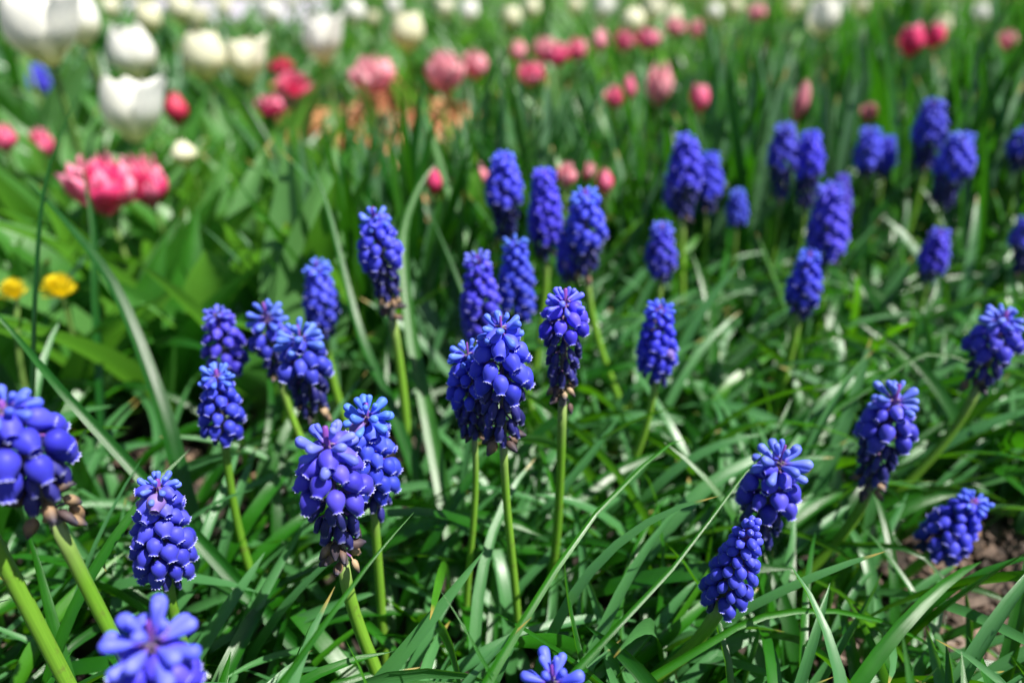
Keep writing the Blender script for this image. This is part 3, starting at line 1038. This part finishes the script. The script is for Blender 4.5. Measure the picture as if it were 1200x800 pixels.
for cx, cy, w, h, d, style, mat, lab in [
    (118, 218, 76, 62, 0.5, 'double', 'pink_petal', 'broad bright pink double tulip with ruffled petals, larger of the joined two'),
    (172, 212, 46, 58, 0.52, 'double', 'pink_petal', 'narrower pale pink double tulip joined to the broad bright one'),
    (345, 98, 50, 30, 0.85, 'pompon', 'pink_petal', 'flat wide pink pompon flower under the white tulip with a peeling petal'),
    (330, 80, 26, 22, 0.95, 'double', 'red_petal', 'small deep rose bloom touching the flat pink pompon'),
    (205, 126, 26, 36, 0.68, 'bud', 'red_petal', 'dark red tulip bud beside the lowest big white tulip'),
    (316, 124, 32, 26, 0.8, 'double', 'pink_petal', 'small pink double flower below the flat pink pompon'),
    (438, 88, 52, 40, 0.85, 'double', 'salmon_petal', 'salmon pink double tulip, widest under the neat cream tulip'),
    (520, 85, 44, 46, 0.82, 'double', 'salmon_petal', 'tall domed salmon pink double tulip above the middle leaves'),
    (556, 76, 28, 30, 0.92, 'double', 'salmon_petal', 'small salmon flower close beside the tall domed one'),
    (50, 168, 26, 32, 0.66, 'double', 'pink_petal', 'pale pink flower in shade above the broad double tulip'),
    (4, 162, 28, 30, 0.62, 'double', 'pink_petal', 'pink flower cut by the photo edge under the white tulips'),
    (622, 86, 32, 26, 0.9, 'double', 'pink_petal', 'pink flower below the crowded row of pink tulips'),
    (608, 60, 18, 24, 1.05, 'double', 'salmon_petal', 'first small flower at the end of the crowded pink row'),
    (636, 58, 26, 26, 1.05, 'double', 'salmon_petal', 'second flower of the crowded pink row, before its brightest bloom'),
    (654, 64, 30, 26, 1.0, 'double', 'pink_petal', 'brightest bloom in the crowded pink row'),
    (676, 58, 22, 26, 1.05, 'double', 'pink_petal', 'rose flower next to the brightest bloom of the crowded row'),
    (702, 46, 20, 26, 1.1, 'bud', 'salmon_petal', 'pale pink bud rising over the crowded pink row'),
    (730, 48, 22, 24, 1.1, 'double', 'pink_petal', 'round pink flower left of the cream tulip stem'),
    (758, 46, 26, 24, 1.1, 'double', 'pink_petal', 'wide pink flower directly under the single cream tulip'),
    (722, 114, 24, 22, 0.8, 'double', 'pink_petal', 'low round pink flower beside a taller pink bud'),
    (738, 102, 16, 28, 0.82, 'bud', 'pink_petal', 'upright pink bud leaning beside the low round flower'),
    (772, 100, 30, 44, 0.82, 'double', 'salmon_petal', 'long salmon flower split by leaves above the joined blue pair'),
    (822, 114, 22, 30, 0.8, 'cup', 'pink_petal', 'small cupped pink tulip above the shorter joined grape hyacinth'),
    (790, 32, 24, 20, 1.2, 'double', 'salmon_petal', 'dull rose flower beside the single cream tulip'),
    (816, 34, 18, 20, 1.2, 'double', 'salmon_petal', 'dull rose flower beyond the one by the cream tulip'),
    (886, 15, 22, 20, 1.35, 'double', 'salmon_petal', 'rose flower near the top edge before the lone white tulip'),
    (936, 116, 18, 48, 0.72, 'bud', 'salmon_petal', 'tall slim pink bud standing over the twin grape hyacinths'),
    (1070, 46, 28, 34, 0.9, 'cup', 'pink_petal', 'two-tone pink tulip over the strap leaves, larger of two'),
    (1096, 42, 22, 26, 0.95, 'cup', 'pink_petal', 'rose tulip behind the two-tone one, smaller of two'),
    (1180, 48, 22, 22, 1.0, 'double', 'salmon_petal', 'dusky pink flower near the top corner'),
    (1018, 132, 20, 20, 0.7, 'double', 'salmon_petal', 'faded pink flower sunk in leaves above the close blue pair'),
    (508, 212, 18, 30, 0.5, 'bud', 'pink_petal', 'slim magenta bud in leaves near the topmost grape hyacinth'),
    (564, 204, 18, 26, 0.52, 'bud', 'salmon_petal', 'salmon bud peeking out beside the topmost grape hyacinth'),
    (664, 206, 22, 28, 0.5, 'double', 'salmon_petal', 'pale pink flower between the columnar and the broad grape hyacinth'),
    (690, 202, 16, 26, 0.52, 'double', 'salmon_petal', 'pale pink flower just over the broad grape hyacinth'),
    (710, 212, 20, 30, 0.5, 'bud', 'pink_petal', 'pink bud peeking out behind the broad grape hyacinth'),
]:
    flower('pink_flower' if style in ('pompon',) else 'tulip', cx, cy, w, h, d, style, mat, lab, 'flower' if style == 'pompon' else 'tulip', PG, split=d < 0.6, leaves=2,
           stem_r=0.0018)
for cx, cy, w, h, d, lab in [(70, 334, 42, 30, 0.4, 'round yellow dandelion standing free behind the long pale leaf'),
                             (16, 338, 34, 26, 0.39, 'yellow dandelion partly hidden by a dark leaf at the photo edge')]:
    flower('dandelion', cx, cy, w, h, d, 'dandelion', 'yellow_petal', lab, 'dandelion', 'dandelions', leaves=2, leaf_len=(0.05, 0.08), leaf_w=(0.01, 0.016), stem_r=0.0013)
HEADS_A = np.array(HEADS + HB)

# ------------------------------------------------------------------ single long leaves that stand out in the photo
def long_leaf(pts, wpx, label, mat='strap_leaf', face=0.6, grp=None, shape='strap', rr=0.5):
    """blade through (px, py, depth) points, root first; width in pixels at the middle"""
    P = [at(*p) for p in pts]
    if P[0].z > 0.0:                       # carry it down to the soil
        dv = (P[0] - P[1]).normalized()
        dv.z = min(dv.z, -0.45)
        q = P[0] + dv * (P[0].z / -dv.z)
        step = (P[1] - P[0]).length
        nseg = max(1, int(round((q - P[0]).length / step)))
        P = [q + (P[0] - q) * (i / nseg) for i in range(nseg)] + P
    base = P[0].copy()
    base.z = 0.0
    # smooth the polyline
    n = 22
    dense = []
    m = len(P) - 1
    for i in range(n + 1):
        u = i / n * m
        k = min(int(u), m - 1)
        f = u - k
        p0, p1, p2, p3 = P[max(k - 1, 0)], P[k], P[k + 1], P[min(k + 2, m)]
        dense.append(0.5 * ((2 * p1) + (p2 - p0) * f + (2 * p0 - 5 * p1 + 4 * p2 - p3) * f * f + (3 * p1 - p0 - 3 * p2 + p3) * f ** 3))
    W = wpx * pts[len(pts) // 2][2] / F
    mb = MB()
    V, S, T = [], [], []
    for i, p in enumerate(dense):
        dv = (dense[min(i + 1, n)] - dense[max(i - 1, 0)]).normalized()
        view = (Vector((0, 0, CAM_Z)) - p).normalized()
        fa = face + 0.9 * (i / n - 0.5)
        side = dv.cross(Vector((math.sin(fa), -math.cos(fa), 0.5))).normalized()
        nr = side.cross(dv)
        s = i / n
        w = W * (0.7 + 0.3 * min(1, s / 0.25)) * max(0.02, (1 - s ** 2.6)) ** 0.85
        for t in (-1, -0.5, 0, 0.5, 1):
            V.append(tuple(p + side * (t * w / 2) + nr * (0.22 * abs(t) ** 1.4 * w) - base))
            S.append(s)
            T.append(t)
    mb.add(V, grid_faces(n + 1, 5), S, T, rr)
    o = link('long_leaf', mb.mesh('long_leaf', M[mat]))
    o.location = base
    tag(o, label, 'leaf', grp)
    return o


LG = 'long single leaves'
long_leaf([(215, 575, 0.30), (190, 480, 0.30), (135, 340, 0.31), (80, 265, 0.32), (32, 213, 0.33)], 21, 'long pale arching leaf sweeping up across the dandelions to the edge', face=0.9, grp=LG, rr=0.7)
long_leaf([(42, 440, 0.30), (45, 330, 0.30), (56, 210, 0.31), (92, 108, 0.32)], 19, 'dark upright narrow leaf rising past the double pink tulips', face=-0.9, grp=LG, rr=0.05)
long_leaf([(130, 520, 0.27), (70, 455, 0.27), (20, 395, 0.28), (-40, 330, 0.28)], 18, 'mid-green leaf leaning out of the photo under the dandelions', face=0.3, grp=LG, rr=0.3)
long_leaf([(114, 330, 0.40), (110, 260, 0.41), (96, 192, 0.42)], 19, 'short upright leaf standing in front of the broad pink tulip', face=-0.5, grp=LG, rr=0.6)
long_leaf([(440, 330, 0.42), (408, 250, 0.43), (390, 150, 0.45)], 15, 'dark pointed leaf tip standing over the tall lone grape hyacinth', face=-0.6, grp=LG, rr=0.1)
long_leaf([(450, 460, 0.34), (418, 380, 0.34), (385, 250, 0.36), (365, 190, 0.37)], 15, 'grey-green leaf rising behind the tall lone grape hyacinth stem', face=0.7, grp=LG, rr=0.9)
long_leaf([(500, 480, 0.34), (480, 380, 0.36), (472, 280, 0.38), (490, 220, 0.40), (512, 190, 0.41)], 17, 'pale folded leaf curving up between tall lone and middle grape hyacinths', face=0.2, grp=LG, rr=0.8)
long_leaf([(565, 330, 0.44), (530, 240, 0.46), (505, 160, 0.48), (488, 100, 0.5)], 15, 'light leaf slanting up to the domed salmon tulip', face=0.6, grp=LG, rr=0.9)
long_leaf([(560, 390, 0.36), (525, 300, 0.38), (495, 230, 0.4)], 11, 'bright green narrow leaf behind the hidden grape hyacinth', face=0.5, grp=LG, rr=0.4)
long_leaf([(575, 790, 0.2), (620, 715, 0.21), (690, 610, 0.225), (770, 530, 0.25), (800, 515, 0.265)], 19, 'broad glossy leaf slanting across the foot of the star-tipped flower stem', 'muscari_leaf', face=0.2, grp=LG, rr=0.9)
long_leaf([(660, 800, 0.2), (735, 720, 0.21), (800, 650, 0.225), (880, 545, 0.25), (935, 500, 0.27)], 14, 'long pale leaf slanting up towards the open white-rimmed flower', 'muscari_leaf', face=0.3, grp=LG, rr=0.95)
long_leaf([(330, 800, 0.19), (380, 730, 0.195), (440, 650, 0.205), (485, 600, 0.215)], 17, 'pale leaf lying across between two stems at the bottom', 'muscari_leaf', face=0.4, grp=LG, rr=0.95)
long_leaf([(555, 755, 0.2), (538, 725, 0.2), (515, 690, 0.203)], 11, 'small folded leaf tip pointing up between the middle stems at the bottom', 'muscari_leaf', face=0.4, grp=LG, rr=0.4)
long_leaf([(1150, 800, 0.27), (1090, 755, 0.26), (1010, 720, 0.25), (930, 715, 0.24), (870, 730, 0.235)][::-1], 13, 'striped leaf bowing out over the bare soil in the corner', 'muscari_leaf', face=0.1, grp=LG, rr=0.6)
long_leaf([(1105, 745, 0.27), (1110, 690, 0.28), (1085, 655, 0.285), (1050, 640, 0.29)][::-1], 13, 'pale leaf hooking down beside the blurry tilted flower', 'muscari_leaf', face=0.1, grp=LG, rr=0.95)
long_leaf([(905, 320, 0.44), (893, 290, 0.44), (886, 272, 0.44)], 9, 'yellowing orange-tipped leaf under the twin grape hyacinths', 'muscari_leaf', face=0.3, grp=LG, rr=0.6)
long_leaf([(1040, 440, 0.33), (1080, 415, 0.33), (1130, 420, 0.33), (1165, 440, 0.33)], 11, 'yellow-green leaf arching to the tilted flower with straw florets', 'muscari_leaf', face=0.1, grp=LG, rr=0.4)
long_leaf([(640, 330, 0.6), (700, 270, 0.6), (760, 215, 0.6), (800, 185, 0.6)], 13, 'bright leaf slanting up to the joined blue pair', face=0.2, grp=LG, rr=0.5)


# ------------------------------------------------------------------ leaf clumps (copied)
def clump_proto(n, mat, length, width, el, droop, shape, merged, fold=0.22, lean=None):
    out = []
    for k in range(n):
        a = rng.uniform(0, 6.28) if lean is None else lean + rng.normal(0, 0.7)
        v, S, T = strips([(rng.normal(0, .006), rng.normal(0, .006), 0)], a, R(rng.uniform(*el)), rng.uniform(*length), rng.uniform(*width),
                         R(rng.uniform(*droop)), roll=rng.uniform(-.5, .5), twist=rng.uniform(-1.0, 1.0), bend=rng.uniform(-.4, .4), fold=fold,
                         seg=12, across=5 if shape == 'broad' else 3, shape=shape, floor=0.002, wave=0.05 if shape == 'broad' else 0)
        out.append((v, S, T, rng.random(1)))
    if merged:
        mb = MB()
        for x in out:
            add_strips(mb, *x)
        return [mb.mesh('leaf_clump', M[mat])]
    res = []
    for x in out:
        mb = MB()
        add_strips(mb, *x)
        res.append(mb.mesh('leaf', M[mat]))
    return res


def verts_of(meshes):
    return np.concatenate([mesh_arrays(m)[0] for m in meshes])


def scatter(protos, count, zone, label, cat, grp, name, merged, scale=(0.8, 1.15), min_dist=0.03, keep=lambda x, y: True, tries=60, avoid=True, spin=True):
    VS = [verts_of(p) for p in protos]
    placed = []
    n = 0
    for _ in range(count * tries):
        if n >= count:
            break
        x, y = zone()
        if not keep(x, y) or any((x - a) ** 2 + (y - b) ** 2 < min_dist ** 2 for a, b in placed):
            continue
        k = random.randrange(len(protos))
        rz = random.uniform(0, 6.28) if spin else random.uniform(-.35, .35)
        sc = random.uniform(*scale)
        c, s = math.cos(rz), math.sin(rz)
        V = VS[k] @ np.array([[c, -s, 0], [s, c, 0], [0, 0, 1]]).T * sc + np.array([x, y, 0])
        if avoid and blocked(V[None, :, None, :])[0]:
            continue
        placed.append((x, y))
        if merged:
            o = link(name, protos[k][0])
            o.location = (x, y, 0)
            o.rotation_euler = (0, 0, rz)
        else:
            o = empty(name, (x, y, 0), rz)
            for m in protos[k]:
                link('leaf', m, o)
        o.scale = (sc, sc, sc)
        tag(o, label, cat, grp)
        n += 1
    return n


def pix_zone(px0, px1, py0, py1, z):
    """random ground place whose point at height z shows inside the pixel box"""
    def f():
        for _ in range(50):
            px, py = random.uniform(px0, px1), random.uniform(py0, py1)
            k = (400 - py) / F
            ang = PITCH - math.atan(k)
            if ang <= 0.03:
                continue
            Y = (CAM_Z - z) / math.tan(ang)
            p = at_y(px, py, Y)
            return p.x, p.y
        return 0, 1
    return f


def corridor(x, y):
    r = x / y
    return (r > -0.29) & (r < -0.1) & (y > 0.46) & (y < 1.35)


def tulip_zone(x, y):
    return (x < -0.17 * y) & (y > 0.27) & (y < 0.72)


broad = [clump_proto(4, 'tulip_leaf', (0.10, 0.17), (0.024, 0.040), (66, 88), (5, 50), 'broad', False) for _ in range(6)]
strap = [clump_proto(8, 'strap_leaf', (0.16, 0.26), (0.006, 0.012), (74, 90), (3, 34), 'strap', False) for _ in range(7)]
straps_far = [clump_proto(7, 'strap_leaf', (0.13, 0.21), (0.010, 0.018), (60, 86), (8, 50), 'strap', True) for _ in range(6)]
broad_far = [clump_proto(5, 'tulip_leaf', (0.10, 0.17), (0.02, 0.036), (55, 85), (10, 60), 'broad', True) for _ in range(5)]
N_ = []
N_.append(scatter(broad, 90, pix_zone(-60, 430, 190, 430, 0.05), 'clump of broad soft tulip leaves below the dandelions and pink tulips', 'leaf clump', 'broad tulip leaf clumps', 'leaf_clump', False, min_dist=0.026, tries=120))
N_.append(scatter(strap, 105, pix_zone(390, 1230, 90, 310, 0.08), 'clump of long dark strap leaves standing behind the grape hyacinths', 'leaf clump', 'dark strap leaf clumps', 'leaf_clump', False, min_dist=0.032, spin=False, tries=90, keep=lambda x, y: not corridor(x, y)))
N_.append(scatter(straps_far, 90, pix_zone(-60, 1260, 22, 120, 0.10), 'blurred clump of upright leaves in the far part of the bed', 'leaf clump', 'far leaf clumps', 'leaf_clump', True, min_dist=0.06, keep=lambda x, y: not corridor(x, y)))
N_.append(scatter(broad_far, 60, pix_zone(-60, 700, 40, 220, 0.08), 'blurred clump of broad pale leaves around the pink and white tulips', 'leaf clump', 'broad leaf clumps between the tulips', 'leaf_clump', True, min_dist=0.05, keep=lambda x, y: not corridor(x, y)))
N_.append(scatter(strap, 60, pix_zone(375, 760, 240, 430, 0.03), 'clump of upright strap leaves among the middle grape hyacinths', 'leaf clump', 'strap leaf clumps in the middle', 'leaf_clump', False, (0.6, 0.95), 0.015, tries=500))
print("CLUMPS", N_)

# ------------------------------------------------------------------ uncountable leaves on the ground
def bare(x, y):
    """bare soil patch at the bed edge in the bottom right and small gaps"""
    d = (x - 0.225) / 0.075
    e = (y - 0.205) / 0.07
    g = d * d + e * e < 1
    g2 = (np.hypot(x + 0.055, y - 0.335) < 0.022) | (np.hypot(x + 0.11, y - 0.3) < 0.03) | (np.hypot(x - 0.045, y - 0.33) < 0.02) | (np.hypot(x + 0.085, y - 0.19) < 0.025)
    return g | g2


def foliage(name, n, xr, yr, dens, lenr, widr, elr, dro, mat, label, cat, shape='thin', seg=11, avoid=True, lean=None):
    mb = MB()
    for part in range(max(1, n // 2500)):
        m = min(n, 2500)
        x = rng.uniform(*xr, m)
        y = rng.uniform(*yr, m)
        keep = (np.abs(x) < 0.75 * y + 0.12) & ~bare(x, y) & (rng.random(m) < dens(x, y))
        x, y = x[keep], y[keep]
        m = len(x)
        az = rng.uniform(0, 6.283, m) if lean is None else np.where(rng.random(m) < 0.7, rng.normal(lean, 0.75, m), rng.uniform(0, 6.283, m))
        v, S, T = strips(np.stack([x, y, np.zeros(m)], -1), az, np.radians(rng.uniform(*elr, m)), rng.uniform(*lenr, m), widr[0] + (widr[1] - widr[0]) * rng.random(m) ** 1.8,
                         np.radians(rng.uniform(*dro, m)), roll=rng.normal(0, .5, m), twist=rng.normal(0, .9, m), bend=rng.normal(0, .6, m),
                         fold=rng.uniform(.12, .34, m), shape=shape, seg=seg, power=1.2)
        v[..., 2] += (rng.random(m) * 0.006)[:, None, None]
        if avoid:
            ok = ~blocked(v)
            v, S, T = v[ok], S[ok], T[ok]
        add_strips(mb, v, S, T, rng.random(len(v)))
    o = link(name, mb.mesh(name, M[mat]))
    kind(o, 'stuff')
    o['label'] = label
    o['category'] = cat
    return o


foliage('grass_like_foliage', 9000, (-0.35, 0.62), (0.03, 0.62), lambda x, y: np.where(tulip_zone(x, y), 0.12, np.where(x < -0.03 - 0.1 * y, 0.75, 1.0)), (0.06, 0.135), (0.0038, 0.0074), (42, 86), (35, 120),
        'muscari_leaf', 'tangled mass of narrow arching green leaves covering the soil', 'foliage', lean=0.55)
foliage('undergrowth', 5000, (-1.0, 1.0), (0.3, 1.4), lambda x, y: np.where(corridor(x, y) & (y > 0.5), 0.03, np.where(tulip_zone(x, y), 0.15, 0.9)), (0.06, 0.13), (0.005, 0.012), (40, 82), (10, 80),
        'strap_leaf', 'low mixed green undergrowth between the tulips', 'foliage', 'strap', 8)
foliage('far_foliage', 7500, (-2.6, 2.4), (1.2, 3.1), lambda x, y: np.where(((x > 0.4) & (y > 2.5)) | ((y > 2.1) & (x < -0.22 * y) & (x > -0.5 * y)), 0.0, 0.9), (0.09, 0.19), (0.009, 0.02), (50, 85), (10, 60),
        'tulip_leaf', 'blurred mass of tulip leaves in the far rows', 'foliage', 'strap', 6, avoid=True)
foliage('lawn_grass', 7500, (0.5, 5), (2.6, 6), lambda x, y: np.full_like(x, 0.9), (0.03, 0.07), (0.004, 0.008), (50, 88), (5, 60),
        'grass', 'short olive lawn grass beyond the flower bed', 'grass', 'thin', 4, avoid=False)


# ------------------------------------------------------------------ bark mulch and soil crumbs
def heap(x, y):
    """uneven heaps of dry leaves between the clumps"""
    return 0.012 + 0.075 * max(0.0, math.sin(x * 31 + 1.0) * math.sin(y * 17 + 0.6) + 0.45) / 1.45


def mulch(name, n, gen, size, mat, label):
    mb = MB()
    V0 = np.array([[x, y, z] for z in (-1, 1) for (x, y) in ((-1, -1), (1, -1), (1, 1), (-1, 1))], float)
    F0 = np.array([(3, 2, 1, 0), (4, 5, 6, 7), (0, 1, 5, 4), (1, 2, 6, 5), (2, 3, 7, 6), (3, 0, 4, 7)])
    for i in range(n):
        x, y = gen()
        s = random.uniform(*size)
        v = V0 * np.array([s, s * random.uniform(.3, .8), s * random.uniform(.08, .35)]) * (1 + rng.uniform(-.35, .35, (8, 3)))
        q = Quaternion((0, 0, 1), random.uniform(0, 6.28)) @ Quaternion((1, 0, 0), random.uniform(-.6, .6)) @ Quaternion((0, 1, 0), random.uniform(-.6, .6))
        v = v @ np.array(q.to_matrix()).T + np.array([x, y, random.uniform(0.001, 0.008) if size[1] < 0.015 else heap(x, y) * random.uniform(0.2, 1)])
        mb.add(v, F0, None, None, random.random())
    o = link(name, mb.mesh(name, M[mat], False))
    kind(o, 'stuff')
    o['label'] = label
    o['category'] = 'mulch'
    return o


mulch('bark_mulch', 5200, lambda: (random.uniform(-0.5, 0.5), random.uniform(0.02, 0.8)), (0.002, 0.007), 'chips', 'brown bark crumbs and soil between the leaves')
mulch('bark_mulch', 1300, lambda: (random.gauss(0.22, 0.045), random.gauss(0.205, 0.045)), (0.002, 0.006), 'chips', 'mauve-brown bark chips on the bare patch at the bed edge')
mulch('orange_mulch', 4200, lambda: (lambda y: (random.uniform(-0.31, -0.05) * y, y))(random.uniform(0.56, 1.25)), (0.008, 0.02), 'warm_chips', 'orange-brown dry leaves and mulch under the pink tulips')
